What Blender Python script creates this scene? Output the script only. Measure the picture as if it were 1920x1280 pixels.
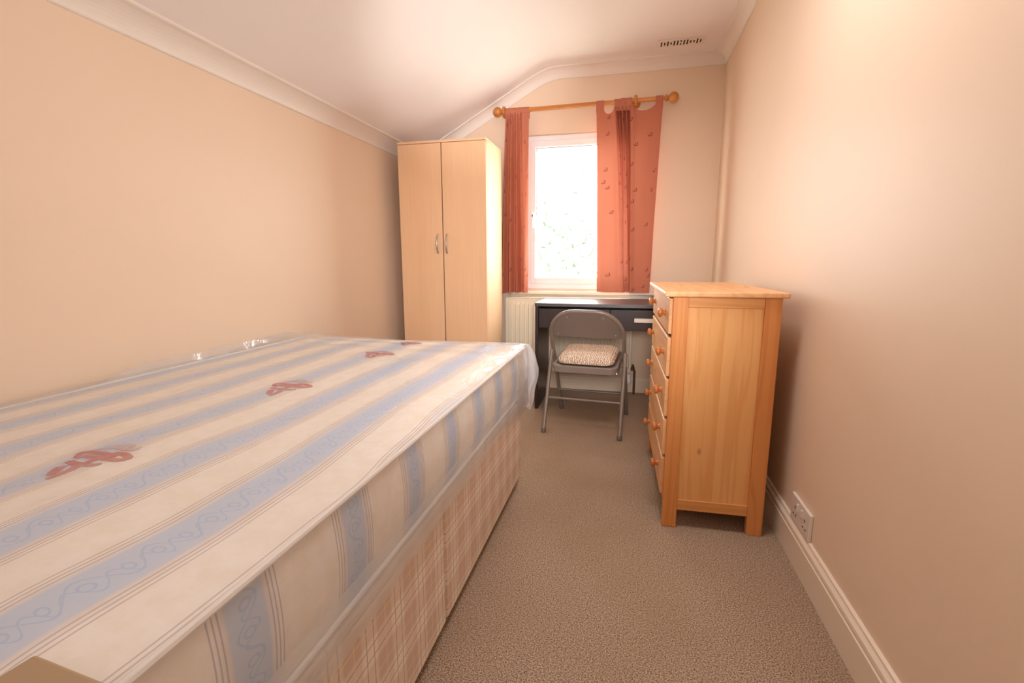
import bpy, bmesh, math, random
from mathutils import Vector, Matrix, noise

for o in list(bpy.data.objects): bpy.data.objects.remove(o, do_unlink=True)
SC = bpy.context.scene
COL = SC.collection
random.seed(7)

# ---------------------------------------------------------------- camera
def make_camera():
    pitch, yaw, roll, f = -0.16869, 0.2369, -0.0021, 894.84
    cp, sp, cy, sy, cr, sr = math.cos(pitch), math.sin(pitch), math.cos(yaw), math.sin(yaw), math.cos(roll), math.sin(roll)
    fw = Vector((-sy*cp, cy*cp, sp)); rt = Vector((cy, sy, 0)); up = rt.cross(fw)
    r2 = cr*rt + sr*up; u2 = -sr*rt + cr*up
    cam = bpy.data.cameras.new('camera'); ob = bpy.data.objects.new('camera', cam); COL.objects.link(ob)
    m = Matrix((r2, u2, -fw)).transposed().to_4x4(); m.translation = Vector((0, 0, 1.03))
    ob.matrix_world = m
    cam.sensor_fit = 'HORIZONTAL'; cam.sensor_width = 36; cam.lens = 36*f/1920; cam.clip_start = 0.01
    SC.camera = ob
make_camera()

# ---------------------------------------------------------------- world, lights, exposure
SKY = 17.0
w = bpy.data.worlds.new('world'); SC.world = w; w.use_nodes = True
bg = w.node_tree.nodes['Background']; bg.inputs[0].default_value = (1.0, 1.0, 1.0, 1); bg.inputs[1].default_value = SKY

def area(name, loc, target, sx, sy, power, col, portal=False):
    l = bpy.data.lights.new(name, 'AREA'); l.shape = 'RECTANGLE'; l.size = sx; l.size_y = sy; l.energy = power; l.color = col
    o = bpy.data.objects.new(name, l); COL.objects.link(o); o.location = loc
    o.rotation_euler = (Vector(target)-Vector(loc)).to_track_quat('-Z', 'Y').to_euler()
    if portal: l.cycles.is_portal = True
    return o
area('window_portal', (-0.37, 3.96, 1.385), (-0.37, 0, 1.385), 0.90, 1.20, 1, (1, 1, 1), True)
# added lamps: a spot for the bright ceiling patch, then fills from the camera side
def spot(name, loc, target, power, angle, blend, radius, col):
    l = bpy.data.lights.new(name, 'SPOT'); l.energy = power; l.spot_size = angle; l.spot_blend = blend; l.shadow_soft_size = radius; l.color = col
    o = bpy.data.objects.new(name, l); COL.objects.link(o); o.location = loc
    o.rotation_euler = (Vector(target)-Vector(loc)).to_track_quat('-Z', 'Y').to_euler()
spot('ceiling_patch_spot', (0.02, -0.05, 1.18), (-.98, 3.05, 2.28), 180, math.radians(26), 1.0, 0.05, (1.0, 0.98, 1.0))  # added spot, stands in for window light reflected up onto the ceiling
spot('added_front_fill', (0.02, -0.05, 1.22), (-0.70, 3.6, 0.95), 150, math.radians(54), 1.0, 0.25, (1.0, 0.98, 0.98))  # added frontal fill to brighten the back of the room
area('added_rear_fill', (0.36, -0.50, 1.80), (-0.45, 2.0, 0.55), 0.9, 0.6, 3.5, (1.0, 0.97, 0.97))  # added soft fill from behind the camera, no real source there
# unseen lamp added above the frame to brighten the near part of the room
area('added_top_fill', (0.0, 1.45, 2.36), (-0.02, 1.46, 0), 0.45, 0.45, 11.5, (1.0, 0.97, 0.99))

SC.view_settings.view_transform = 'Standard'; SC.view_settings.look = 'None'
SC.view_settings.gamma = 1.0; SC.view_settings.use_curve_mapping = False
SC.view_settings.exposure = 0.32

# ---------------------------------------------------------------- node helpers
def lin(c):
    return tuple(((v/255)/12.92 if v/255 <= .04045 else ((v/255+.055)/1.055)**2.4) for v in c)
class NT:
    def __init__(s, name, rough=.5, spec=.5, metal=0.0):
        s.m = bpy.data.materials.new(name); s.m.use_nodes = True; s.t = s.m.node_tree; s.n = s.t.nodes; s.l = s.t.links
        s.b = s.n['Principled BSDF']; s.out = s.n['Material Output']
        s.b.inputs['Roughness'].default_value = rough; s.b.inputs['Specular IOR Level'].default_value = spec; s.b.inputs['Metallic'].default_value = metal
    def put(s, sock, v):
        if v is None: return
        if isinstance(v, bpy.types.NodeSocket): s.l.new(v, sock)
        elif isinstance(v, tuple): sock.default_value = (v+(1,))[:4] if sock.type == 'RGBA' else v
        else: sock.default_value = v
    def ma(s, op, a, b=None, c=None):
        n = s.n.new('ShaderNodeMath'); n.operation = op
        for i, v in enumerate((a, b, c)): s.put(n.inputs[i], v)
        return n.outputs[0]
    def mix(s, f, a, b):
        n = s.n.new('ShaderNodeMix'); n.data_type = 'RGBA'
        s.put(n.inputs[0], f); s.put(n.inputs[6], a); s.put(n.inputs[7], b)
        return n.outputs[2]
    def coord(s, kind='Object', scale=None, loc=None):
        v = s.n.new('ShaderNodeTexCoord').outputs[kind]
        if scale or loc:
            m = s.n.new('ShaderNodeMapping'); s.l.new(v, m.inputs[0])
            if scale: m.inputs['Scale'].default_value = scale
            if loc: m.inputs['Location'].default_value = loc
            v = m.outputs[0]
        return v
    def xyz(s, v):
        n = s.n.new('ShaderNodeSeparateXYZ'); s.l.new(v, n.inputs[0]); return n.outputs
    def noise(s, vec, scale, detail=2, rough=.5, dist=0):
        n = s.n.new('ShaderNodeTexNoise'); s.put(n.inputs['Vector'], vec); n.inputs['Scale'].default_value = scale
        n.inputs['Detail'].default_value = detail; n.inputs['Roughness'].default_value = rough; n.inputs['Distortion'].default_value = dist
        return n.outputs[0]
    def ss(s, v, a, b, to0=0.0, to1=1.0):
        n = s.n.new('ShaderNodeMapRange'); n.interpolation_type = 'SMOOTHSTEP'; s.put(n.inputs[0], v)
        n.inputs[1].default_value = a; n.inputs[2].default_value = b; n.inputs[3].default_value = to0; n.inputs[4].default_value = to1
        return n.outputs[0]
    def band(s, v, centre, half, soft):
        return s.ss(s.ma('ABSOLUTE', s.ma('SUBTRACT', v, centre)), half-soft, half+soft, 1.0, 0.0)
    def bump(s, h, strength, dist):
        n = s.n.new('ShaderNodeBump'); n.inputs['Strength'].default_value = strength; n.inputs['Distance'].default_value = dist
        s.put(n.inputs['Height'], h); s.l.new(n.outputs[0], s.b.inputs['Normal'])
    def base(s, c): s.put(s.b.inputs['Base Color'], c); return s

def plain(name, c, rough=.5, spec=.5, metal=0.0):
    return NT(name, rough, spec, metal).base(lin(c)).m

def paint(name, c, rough, spec=.5, mottling=.04):
    t = NT(name, rough, spec)
    n = t.noise(t.coord(), 1.3, 3, .55)
    a = lin(c); b = tuple(v*(1-mottling*2) for v in a)
    t.base(t.mix(n, a, b))
    t.bump(t.noise(t.coord(), 160, 2, .5), .06, .002)
    return t.m

def pine(name, ca, cb, along='z', rough=.42, scale=1.0, knots=True):
    t = NT(name, rough, .4)
    rnd = t.n.new('ShaderNodeObjectInfo').outputs['Random']
    sc = {'z': (1, 1, .07), 'y': (1, .07, 1), 'x': (.07, 1, 1)}[along]
    v = t.coord('Object', sc)
    add = t.n.new('ShaderNodeVectorMath'); add.operation = 'ADD'; t.l.new(v, add.inputs[0])
    cmb = t.n.new('ShaderNodeCombineXYZ'); t.l.new(t.ma('MULTIPLY', rnd, 7.0), cmb.inputs[0]); t.l.new(t.ma('MULTIPLY', rnd, 3.0), cmb.inputs[1])
    t.l.new(cmb.outputs[0], add.inputs[1])
    v = add.outputs[0]
    n1 = t.noise(v, 9*scale, 2, .5, .6)
    rings = t.ma('SINE', t.ma('MULTIPLY', n1, 48.0))
    f = t.ss(rings, .2, 1.0)
    fine = t.noise(v, 120*scale, 2, .6)
    c = t.mix(t.ma('MULTIPLY', f, .42), lin(ca), lin(cb))
    c = t.mix(t.ma('MULTIPLY', fine, .25), c, lin(cb))
    c = t.mix(t.ma('MULTIPLY', rnd, .22), c, lin(cb))
    if knots:
        vo = t.n.new('ShaderNodeTexVoronoi'); vo.inputs['Scale'].default_value = 5.0
        ks = {'z': (1, 1, .55), 'y': (1, .55, 1), 'x': (.55, 1, 1)}[along]
        t.l.new(t.coord('Object', ks), vo.inputs['Vector'])
        k = t.ss(vo.outputs['Distance'], .035, .075, .85, 0.0)
        c = t.mix(k, c, lin((105, 55, 25)))
    t.base(c)
    t.bump(fine, .05, .001)
    return t.m

M = {}
M['wall'] = paint('cream_paint', (244, 219, 194), .44, .11)
M['ceiling'] = paint('white_ceiling_paint', (253, 245, 242), .6, .3)
M['cove'] = paint('white_cove_paint', (247, 236, 226), .5, .3)
M['gloss'] = paint('gloss_trim_paint', (244, 228, 208), .3, .5, .02)
M['upvc'] = plain('white_plastic_frame', (250, 250, 252), .3)
M['socket'] = plain('white_socket_plastic', (238, 228, 218), .25)
M['radiator'] = plain('cream_radiator_enamel', (240, 228, 205), .3)
M['copper'] = plain('old_copper_pipe', (120, 80, 50), .45, .5, .7)
M['brass'] = plain('dull_valve_metal', (110, 95, 80), .4, .5, .8)
M['steel'] = plain('brushed_handle_metal', (190, 185, 178), .32, .5, .9)
M['dark'] = plain('dark_gap', (25, 20, 17), .9)
M['slot'] = plain('vent_slot_dark', (50, 32, 20), .9)
M['rubber'] = plain('taupe_rubber', (104, 92, 84), .6)
M['tan_card'] = paint('tan_card', (176, 150, 120), .7, .2)
M['handle_white'] = plain('pale_handle', (226, 214, 205), .35)

def carpet():
    t = NT('beige_fleck_carpet', .95, .1)
    v = t.coord()
    n1 = t.noise(v, 260, 3, .7); n2 = t.noise(v, 95, 2, .6); n3 = t.noise(v, 2.2, 2, .5)
    c = t.mix(t.ss(n1, .36, .64), lin((98, 76, 58)), lin((232, 206, 180)))
    c = t.mix(t.ss(n2, .40, .68, 0, .5), c, lin((184, 154, 126)))
    c = t.mix(t.ss(n3, .3, .7, 0, .25), c, lin((158, 122, 94)))
    t.base(c)
    t.bump(t.ma('ADD', n1, t.ma('MULTIPLY', n2, .8)), .8, .006)
    return t.m
M['carpet'] = carpet()

def laminate(name, ca, cb, rough=.6, spec=.2):
    t = NT(name, rough, spec)
    n = t.noise(t.coord('Object', (1, 1, .04)), 70, 3, .6)
    n2 = t.noise(t.coord('Object', (1, 1, .1)), 9, 2, .5)
    t.base(t.mix(t.ma('ADD', t.ma('MULTIPLY', n, .5), t.ma('MULTIPLY', n2, .5)), lin(ca), lin(cb)))
    return t.m
M['beech'] = laminate('beech_laminate', (241, 203, 164), (226, 178, 136))
M['espresso'] = laminate('dark_brown_laminate', (62, 46, 42), (42, 32, 31), .32, .4)
M['desk_top'] = laminate('dark_brown_desk_top', (62, 46, 42), (42, 32, 31), .36, .9)
M['pine_z'] = pine('varnished_pine_upright', (246, 190, 124), (226, 152, 84), 'z')
M['pine_post'] = pine('varnished_pine_posts', (230, 158, 92), (204, 122, 60), 'z')
M['pine_y'] = pine('varnished_pine_lengthwise', (240, 188, 134), (216, 150, 96), 'y')
M['pine_x'] = pine('varnished_pine_crosswise', (232, 168, 102), (210, 136, 74), 'x')
M['pole'] = pine('varnished_pole_pine', (214, 142, 74), (186, 108, 46), 'x', .3, 1, False)
M['knob'] = pine('turned_pine', (206, 126, 66), (170, 90, 40), 'x', .3, 2, False)
M['chair'] = plain('taupe_chair_enamel', (132, 118, 108), .36, .5, .15)
M['rivet'] = plain('bright_rivet', (190, 180, 170), .3, .5, .8)

def curtain_mat():
    t = NT('terracotta_cotton', .85, .15)
    uv = t.coord('UV')
    vo = t.n.new('ShaderNodeTexVoronoi'); vo.inputs['Scale'].default_value = 8.0; vo.inputs['Randomness'].default_value = .75
    t.l.new(uv, vo.inputs['Vector'])
    sub = t.n.new('ShaderNodeVectorMath'); sub.operation = 'SUBTRACT'
    scl = t.n.new('ShaderNodeVectorMath'); scl.operation = 'SCALE'; t.l.new(vo.outputs['Position'], scl.inputs[0]); scl.inputs['Scale'].default_value = 1.0
    t.l.new(uv, sub.inputs[0]); t.l.new(scl.outputs[0], sub.inputs[1])
    x, y, _ = t.xyz(sub.outputs[0])
    d = t.ma('SQRT', t.ma('ADD', t.ma('MULTIPLY', x, x), t.ma('MULTIPLY', y, y)))
    ring = t.band(d, .013, .0026, .001)
    crescent = t.ma('MULTIPLY', ring, t.ss(t.ma('SUBTRACT', x, t.ma('MULTIPLY', y, 1.0)), -.007, -.001))
    hook = t.ma('MULTIPLY', t.band(d, .0, .0035, .0012), 1.0)
    rr = t.xyz(vo.outputs['Color'])[0]
    on = t.ss(rr, .46, .50)
    motif = t.ma('MULTIPLY', t.ma('MAXIMUM', crescent, hook), on)
    weave = t.noise(uv, 420, 2, .6)
    c = t.mix(weave, lin((205, 130, 104)), lin((183, 107, 83)))
    c = t.mix(t.ma('MULTIPLY', motif, .8), c, lin((96, 34, 26)))
    t.base(c)
    tr = t.n.new('ShaderNodeBsdfTranslucent'); t.l.new(c, tr.inputs[0])
    mx = t.n.new('ShaderNodeMixShader'); mx.inputs[0].default_value = .08
    t.l.new(t.b.outputs[0], mx.inputs[1]); t.l.new(tr.outputs[0], mx.inputs[2]); t.l.new(mx.outputs[0], t.out.inputs[0])
    t.bump(weave, .15, .001)
    return t.m
M['curtain'] = curtain_mat()

def stripe_mat(name, axis, period, start, half):
    """mattress ticking: cream damask with blue scroll bands edged by thin brown lines"""
    t = NT(name, .8, .2)
    co = t.coord()
    ax = t.xyz(co)
    across, along = (ax[0], ax[1]) if axis == 'x' else (ax[1], ax[2])
    wob = t.noise(t.coord('Object', (1, 1, .2)), 2.2, 1, .5)
    a = t.ma('ADD', across, t.ma('MULTIPLY', t.ma('SUBTRACT', wob, .5), .085 if axis == 'x' else .015))
    ph = t.ma('SUBTRACT', t.ma('MULTIPLY', t.ma('FRACT', t.ma('DIVIDE', t.ma('SUBTRACT', a, start-period/2), period)), period), period/2)
    core = t.band(ph, 0.0, half, .004)
    fringe = t.band(ph, 0.0, half+.012, .01)
    lines = None
    for off in (half+.008, half+.0155, half+.023):
        l = t.band(t.ma('ABSOLUTE', ph), off, .0012, .0008)
        lines = l if lines is None else t.ma('MAXIMUM', lines, l)
    # scroll work
    u = t.ma('ADD', t.ma('MULTIPLY', along, 74.0), t.ma('MULTIPLY', t.noise(t.coord(), 9, 2, .5), 2.2))
    s1 = t.band(t.ma('SUBTRACT', ph, t.ma('MULTIPLY', t.ma('SINE', u), half*.6)), 0.0, .0018, .0012)
    s2 = t.band(t.ma('ADD', ph, t.ma('MULTIPLY', t.ma('SINE', t.ma('ADD', t.ma('MULTIPLY', u, 2.0), .8)), half*.42)), half*.15, .0018, .001)
    fr = t.ma('SUBTRACT', t.ma('FRACT', t.ma('DIVIDE', u, math.pi)), .5)
    d = t.ma('SQRT', t.ma('ADD', t.ma('POWER', t.ma('MULTIPLY', fr, .06), 2.0), t.ma('POWER', ph, 2.0)))
    s3 = t.band(d, .009, .0018, .001)
    scroll = t.ma('MAXIMUM', t.ma('MAXIMUM', s1, s2), s3)
    dam = t.noise(co, 26, 3, .65)
    cream = t.mix(t.ss(dam, .35, .65), lin((252, 244, 234)), lin((247, 236, 220)))
    c = t.mix(t.ma('MULTIPLY', fringe, .35), cream, lin((212, 200, 196)))
    c = t.mix(t.ma('MULTIPLY', core, .92), c, lin((196, 212, 233)))
    c = t.mix(t.ma('MULTIPLY', t.ma('MULTIPLY', scroll, core), .48), c, lin((142, 176, 226)))
    c = t.mix(t.ma('MULTIPLY', lines, .6), c, lin((150, 122, 128) if axis == 'x' else (112, 122, 160)))
    t.base(c)
    t.bump(dam, .12, .004)
    return t.m
M['tick_top'] = stripe_mat('striped_ticking_top', 'x', .202, -.62, .036)
M['tick_side'] = stripe_mat('striped_ticking_side', 'y', .246, .45, .032)
M['piping'] = plain('pale_piping', (246, 240, 232), .6)
M['red_print'] = plain('red_printed_lettering', (190, 66, 62), .7)
M['mauve_print'] = plain('mauve_printed_flourish', (196, 172, 176), .7)

def plaid():
    t = NT('cream_brown_plaid', .85, .15)
    ax = t.xyz(t.coord()); y, z = ax[1], ax[2]
    def per(v, p, o): return t.ma('SUBTRACT', t.ma('MULTIPLY', t.ma('FRACT', t.ma('DIVIDE', t.ma('ADD', v, o), p)), p), p/2)
    P = .115
    py, pz = per(y, P, 5.03), per(z, P, 5.01)
    by, bz = t.band(py, 0, .030, .006), t.band(pz, 0, .030, .006)
    ly = t.ma('MAXIMUM', t.band(py, .0455, .0012, .0006), t.band(py, -.043, .0012, .0006))
    lz = t.ma('MAXIMUM', t.band(pz, .0455, .0012, .0006), t.band(pz, -.043, .0012, .0006))
    hy, hz = t.band(py, .004, .0012, .0006), t.band(pz, -.004, .0012, .0006)
    c = t.mix(t.noise(t.coord(), 180, 2, .6), lin((250, 238, 224)), lin((242, 226, 208)))
    c = t.mix(t.ma('MULTIPLY', t.ma('ADD', by, bz), .33), c, lin((202, 168, 148)))
    c = t.mix(t.ma('MULTIPLY', t.ma('MAXIMUM', ly, lz), .6), c, lin((132, 98, 66)))
    c = t.mix(t.ma('MULTIPLY', t.ma('MAXIMUM', hy, hz), .7), c, lin((246, 222, 180)))
    t.base(c); return t.m
M['plaid'] = plaid()

def cushion_mat():
    t = NT('striped_straw_weave', .8, .2)
    ax = t.xyz(t.coord())
    wob = t.noise(t.coord(), 60, 2, .5)
    s = t.ma('SINE', t.ma('ADD', t.ma('MULTIPLY', ax[0], 560.0), t.ma('MULTIPLY', wob, 16.0)))
    c = t.mix(t.ss(s, -.5, .7), lin((176, 144, 118)), lin((242, 224, 204)))
    t.base(c); t.bump(s, .4, .003); return t.m
M['cushion'] = cushion_mat()

def thin_reflect(n, t, f0, f90, power=5.0):
    # two-sided Schlick reflectance of a thin clear sheet
    lw = n.new('ShaderNodeLayerWeight'); lw.inputs['Blend'].default_value = .5
    p = n.new('ShaderNodeMath'); p.operation = 'POWER'; t.links.new(lw.outputs['Facing'], p.inputs[0]); p.inputs[1].default_value = power
    m = n.new('ShaderNodeMath'); m.operation = 'MULTIPLY_ADD'; t.links.new(p.outputs[0], m.inputs[0]); m.inputs[1].default_value = f90-f0; m.inputs[2].default_value = f0
    return m.outputs[0]
def film(name, haze, bump=.6):
    m = bpy.data.materials.new(name); m.use_nodes = True; t = m.node_tree; n = t.nodes; n.remove(n['Principled BSDF'])
    out = n['Material Output']
    tr = n.new('ShaderNodeBsdfTransparent'); tr.inputs[0].default_value = (.995, .995, .995, 1)
    gl = n.new('ShaderNodeBsdfGlossy'); gl.inputs['Roughness'].default_value = .19
    df = n.new('ShaderNodeBsdfDiffuse'); df.inputs[0].default_value = (.94, .94, .95, 1)
    fr = thin_reflect(n, t, .07, .75)
    tx = n.new('ShaderNodeTexCoord')
    mp = n.new('ShaderNodeMapping'); mp.inputs['Scale'].default_value = (1.0, .55, 1.0); t.links.new(tx.outputs['Object'], mp.inputs[0])
    nz = n.new('ShaderNodeTexNoise'); nz.inputs['Scale'].default_value = 17; nz.inputs['Detail'].default_value = 4; nz.inputs['Distortion'].default_value = 1.2
    t.links.new(mp.outputs[0], nz.inputs['Vector'])
    bp = n.new('ShaderNodeBump'); bp.inputs['Strength'].default_value = bump; bp.inputs['Distance'].default_value = .012
    t.links.new(nz.outputs[0], bp.inputs['Height']); t.links.new(bp.outputs[0], gl.inputs['Normal'])
    m1 = n.new('ShaderNodeMixShader'); m1.inputs[0].default_value = haze
    tl = n.new('ShaderNodeBsdfTranslucent'); tl.inputs[0].default_value = (.94, .94, .95, 1)
    m0 = n.new('ShaderNodeMixShader'); m0.inputs[0].default_value = .5; t.links.new(df.outputs[0], m0.inputs[1]); t.links.new(tl.outputs[0], m0.inputs[2])
    t.links.new(tr.outputs[0], m1.inputs[1]); t.links.new(m0.outputs[0], m1.inputs[2])
    m2 = n.new('ShaderNodeMixShader'); t.links.new(fr, m2.inputs[0]); t.links.new(m1.outputs[0], m2.inputs[1]); t.links.new(gl.outputs[0], m2.inputs[2])
    t.links.new(m2.outputs[0], out.inputs[0]); return m
M['film'] = film('clear_plastic_film', .25)
M['film_folded'] = film('folded_plastic_film', .5)
M['film_hem'] = film('doubled_plastic_film', .30, .4)
def glass():
    m = bpy.data.materials.new('window_glass'); m.use_nodes = True; t = m.node_tree; n = t.nodes; n.remove(n['Principled BSDF'])
    tr = n.new('ShaderNodeBsdfTransparent'); tr.inputs[0].default_value = (.96, .98, .97, 1)
    gl = n.new('ShaderNodeBsdfGlossy'); gl.inputs['Roughness'].default_value = .02
    fr = thin_reflect(n, t, .05, .9)
    mx = n.new('ShaderNodeMixShader'); t.links.new(fr, mx.inputs[0]); t.links.new(tr.outputs[0], mx.inputs[1]); t.links.new(gl.outputs[0], mx.inputs[2])
    t.links.new(mx.outputs[0], n['Material Output'].inputs[0]); return m
M['glass'] = glass()
def leaf():
    t = NT('sunlit_leaf', .6, .2); t.base(t.mix(t.noise(t.coord(), 3, 1), lin((64, 80, 56)), lin((56, 64, 56)))); return t.m
M['leaf'] = leaf()
M['bark'] = plain('tree_bark', (120, 100, 80), .9)
M['ground'] = plain('outdoor_paving', (176, 172, 160), .9)

# ---------------------------------------------------------------- mesh helpers
def put(name, me, mat, parent=None, smooth=False):
    for p in me.polygons: p.use_smooth = smooth
    if smooth: me.set_sharp_from_angle(angle=math.radians(38))
    if mat is not None: me.materials.append(mat)
    o = bpy.data.objects.new(name, me); COL.objects.link(o)
    if parent is not None: o.parent = parent
    return o
def from_bm(name, bm, mat, parent=None, smooth=False):
    bmesh.ops.recalc_face_normals(bm, faces=bm.faces[:])
    me = bpy.data.meshes.new(name); bm.to_mesh(me); bm.free()
    return put(name, me, mat, parent, smooth)
def empty(name, loc=(0, 0, 0), rz=0):
    o = bpy.data.objects.new(name, None); COL.objects.link(o); o.location = loc; o.rotation_euler = (0, 0, rz); o.empty_display_size = .1
    return o
def tag(o, label, cat, group=None):
    o['label'] = label; o['category'] = cat
    if group: o['group'] = group
    return o
def struct(o, label=None):
    o['kind'] = 'structure'
    if label: o['label'] = label
    return o
def bx(bm, x0, x1, y0, y1, z0, z1, bev=0.0, seg=2):
    t = bmesh.new()
    vs = [t.verts.new(p) for p in ((x0,y0,z0),(x1,y0,z0),(x1,y1,z0),(x0,y1,z0),(x0,y0,z1),(x1,y0,z1),(x1,y1,z1),(x0,y1,z1))]
    for f in ((0,3,2,1),(4,5,6,7),(0,1,5,4),(1,2,6,5),(2,3,7,6),(3,0,4,7)): t.faces.new([vs[i] for i in f])
    if bev: bmesh.ops.bevel(t, geom=t.edges[:], offset=bev, segments=seg, affect='EDGES', profile=.5)
    me = bpy.data.meshes.new('tmp'); t.to_mesh(me); t.free(); bm.from_mesh(me); bpy.data.meshes.remove(me)
def box(name, b, mat, parent=None, bev=.002, seg=2):
    bm = bmesh.new(); bx(bm, *b, bev, seg); return from_bm(name, bm, mat, parent)
def tube(bm, pts, r, n=12, cap=True, closed=False):
    pts = [Vector(p) for p in pts]; rings = []; N = len(pts)
    prev = None
    for i, p in enumerate(pts):
        if closed: d = (pts[(i+1) % N]-pts[i-1])
        else: d = pts[min(i+1, N-1)]-pts[max(i-1, 0)]
        d.normalize()
        if prev is None:
            a = Vector((0, 0, 1)) if abs(d.z) < .9 else Vector((1, 0, 0))
            u = d.cross(a).normalized()
        else:
            u = (prev - d*prev.dot(d)).normalized()
        v = d.cross(u); prev = u
        rr = r[i] if isinstance(r, (list, tuple)) else r
        rings.append([bm.verts.new(p+rr*(math.cos(2*math.pi*k/n)*u+math.sin(2*math.pi*k/n)*v)) for k in range(n)])
    for i in range(N if closed else N-1):
        a, b = rings[i], rings[(i+1) % N]
        for k in range(n): bm.faces.new((a[k], a[(k+1) % n], b[(k+1) % n], b[k]))
    if cap and not closed: bm.faces.new(rings[0][::-1]); bm.faces.new(rings[-1])
def tube_obj(name, pts, r, mat, parent=None, n=12, closed=False):
    bm = bmesh.new(); tube(bm, pts, r, n, True, closed); return from_bm(name, bm, mat, parent, True)
def lathe_obj(name, prof, origin, axis, mat, parent=None, n=20):
    """prof: (distance along axis, radius)"""
    ax = Vector(axis).normalized(); a = Vector((0, 0, 1)) if abs(ax.z) < .9 else Vector((1, 0, 0))
    u = ax.cross(a).normalized(); v = ax.cross(u); bm = bmesh.new(); O = Vector(origin); rings = []
    for d, r in prof:
        rings.append([bm.verts.new(O+ax*d+max(r, 1e-5)*(math.cos(2*math.pi*k/n)*u+math.sin(2*math.pi*k/n)*v)) for k in range(n)])
    for a_, b_ in zip(rings, rings[1:]):
        for k in range(n): bm.faces.new((a_[k], a_[(k+1) % n], b_[(k+1) % n], b_[k]))
    bm.faces.new(rings[0][::-1]); bm.faces.new(rings[-1])
    return from_bm(name, bm, mat, parent, True)
def sweep(name, sections, mat, parent=None, smooth=False):
    """join equal-length open/closed profiles given as lists of 3D points (closed profile)"""
    bm = bmesh.new(); rings = [[bm.verts.new(p) for p in s] for s in sections]; n = len(rings[0])
    for a, b in zip(rings, rings[1:]):
        for k in range(n): bm.faces.new((a[k], a[(k+1) % n], b[(k+1) % n], b[k]))
    bm.faces.new(rings[0][::-1]); bm.faces.new(rings[-1])
    return from_bm(name, bm, mat, parent, smooth)
def sph(c, r, n=16):
    return [(r*-math.cos(math.pi*i/n), r*math.sin(math.pi*i/n)) for i in range(n+1)]

# ---------------------------------------------------------------- room shell
XL, XR, YB, YF = -1.70, 0.60, 3.784, -0.75
ZC = 2.418; KX, SL = -0.64, 0.543
WX0, WX1, WZ0, WZ1 = -0.80, 0.06, 0.80, 1.97
def ceil_z(x):
    # flat part, a softly rounded bend, then the slope towards the left wall
    d = KX-x; r = .10
    if d <= -r: return ZC
    if d >= r: return ZC-SL*d
    return ZC-SL*(d+r)**2/(4*r)

struct(box('floor', (XL-.1, XR+.1, YF-.1, YB+.1, -.1, 0), M['carpet'], None, 0), 'brown beige fleck carpet')
struct(box('wall_right', (XR, XR+.1, YF-.1, YB+.2, 0, 2.6), M['wall'], None, 0))
struct(box('wall_left', (XL-.1, XL, YF-.1, YB+.2, 0, 2.0), M['wall'], None, 0))
struct(box('wall_front', (XL-.1, XR+.1, YF-.1, YF, 0, 2.6), M['wall'], None, 0))
# back wall round the window opening
bm = bmesh.new()
for b in ((XL-.1, WX0, 0, 2.6), (WX1, XR+.1, 0, 2.6), (WX0, WX1, 0, WZ0), (WX0, WX1, WZ1, 2.6)): bx(bm, b[0], b[1], YB, YB+.14, b[2], b[3])
struct(from_bm('wall_back', bm, M['wall']))
# ceiling as one bent slab
xs = [XL-.1+i*(KX-.12-XL+.1)/4 for i in range(5)]+[KX-.10+i*.02 for i in range(11)]+[XR+.1]
sec = lambda y: [(x, y, ceil_z(x)) for x in xs]+[(x, y, ceil_z(x)+.12) for x in reversed(xs)]
struct(sweep('ceiling', [sec(YF-.1), sec(YB+.1)], M['ceiling'], None, True))

# coving
def cove_prof(c, n=8):
    pts = [(0, -c), (.006, -c)]
    for i in range(n+1):
        a = math.pi/2*i/n
        pts.append((c-.004-(c-.012)*math.cos(a), -.008-(c-.012)*(1-math.sin(a))))
    pts += [(c, -.006), (c, 0), (0, 0)]
    return pts           # (out from wall, down from ceiling)
CP = cove_prof(.07)
struct(sweep('trim_1', [[(XR-a, y, ZC+b) for a, b in CP] for y in (YF, YB)], M['cove'], None))
left = lambda y: [(XL+a, y, ceil_z(XL+a)+b*(.80 if a < .06 else 1)) for a, b in CP]
struct(sweep('trim_2', [left(YF), left(YB)], M['cove'], None))
def back(x, k): return [(x, YB-a, ceil_z(x)+b*k) for a, b in CP]
k2 = 1/math.cos(math.atan(SL))
struct(sweep('trim_3', [back(XL, k2), back(KX-.10, k2)]+[back(KX-.10+.02*i, k2+(1-k2)*i/10) for i in range(1, 11)]+[back(XR, 1)], M['cove'], None))
# skirting boards with a moulded top
SK = [(0, 0), (.018, 0), (.018, .098), (.0135, .100), (.0135, .106), (.017, .110), (.016, .119), (.010, .127), (.0085, .131), (.0085, .135), (.005, .138), (0, .138)]
struct(sweep('baseboard_right', [[(XR-a, y, b) for a, b in SK] for y in (YF, YB)], M['gloss']))
struct(sweep('baseboard_left', [[(XL+a, y, b) for a, b in SK] for y in (YF, YB)], M['gloss']))
struct(sweep('baseboard_back', [[(x, YB-a, b*.86) for a, b in SK] for x in (XL, XR)], M['gloss']))

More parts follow.
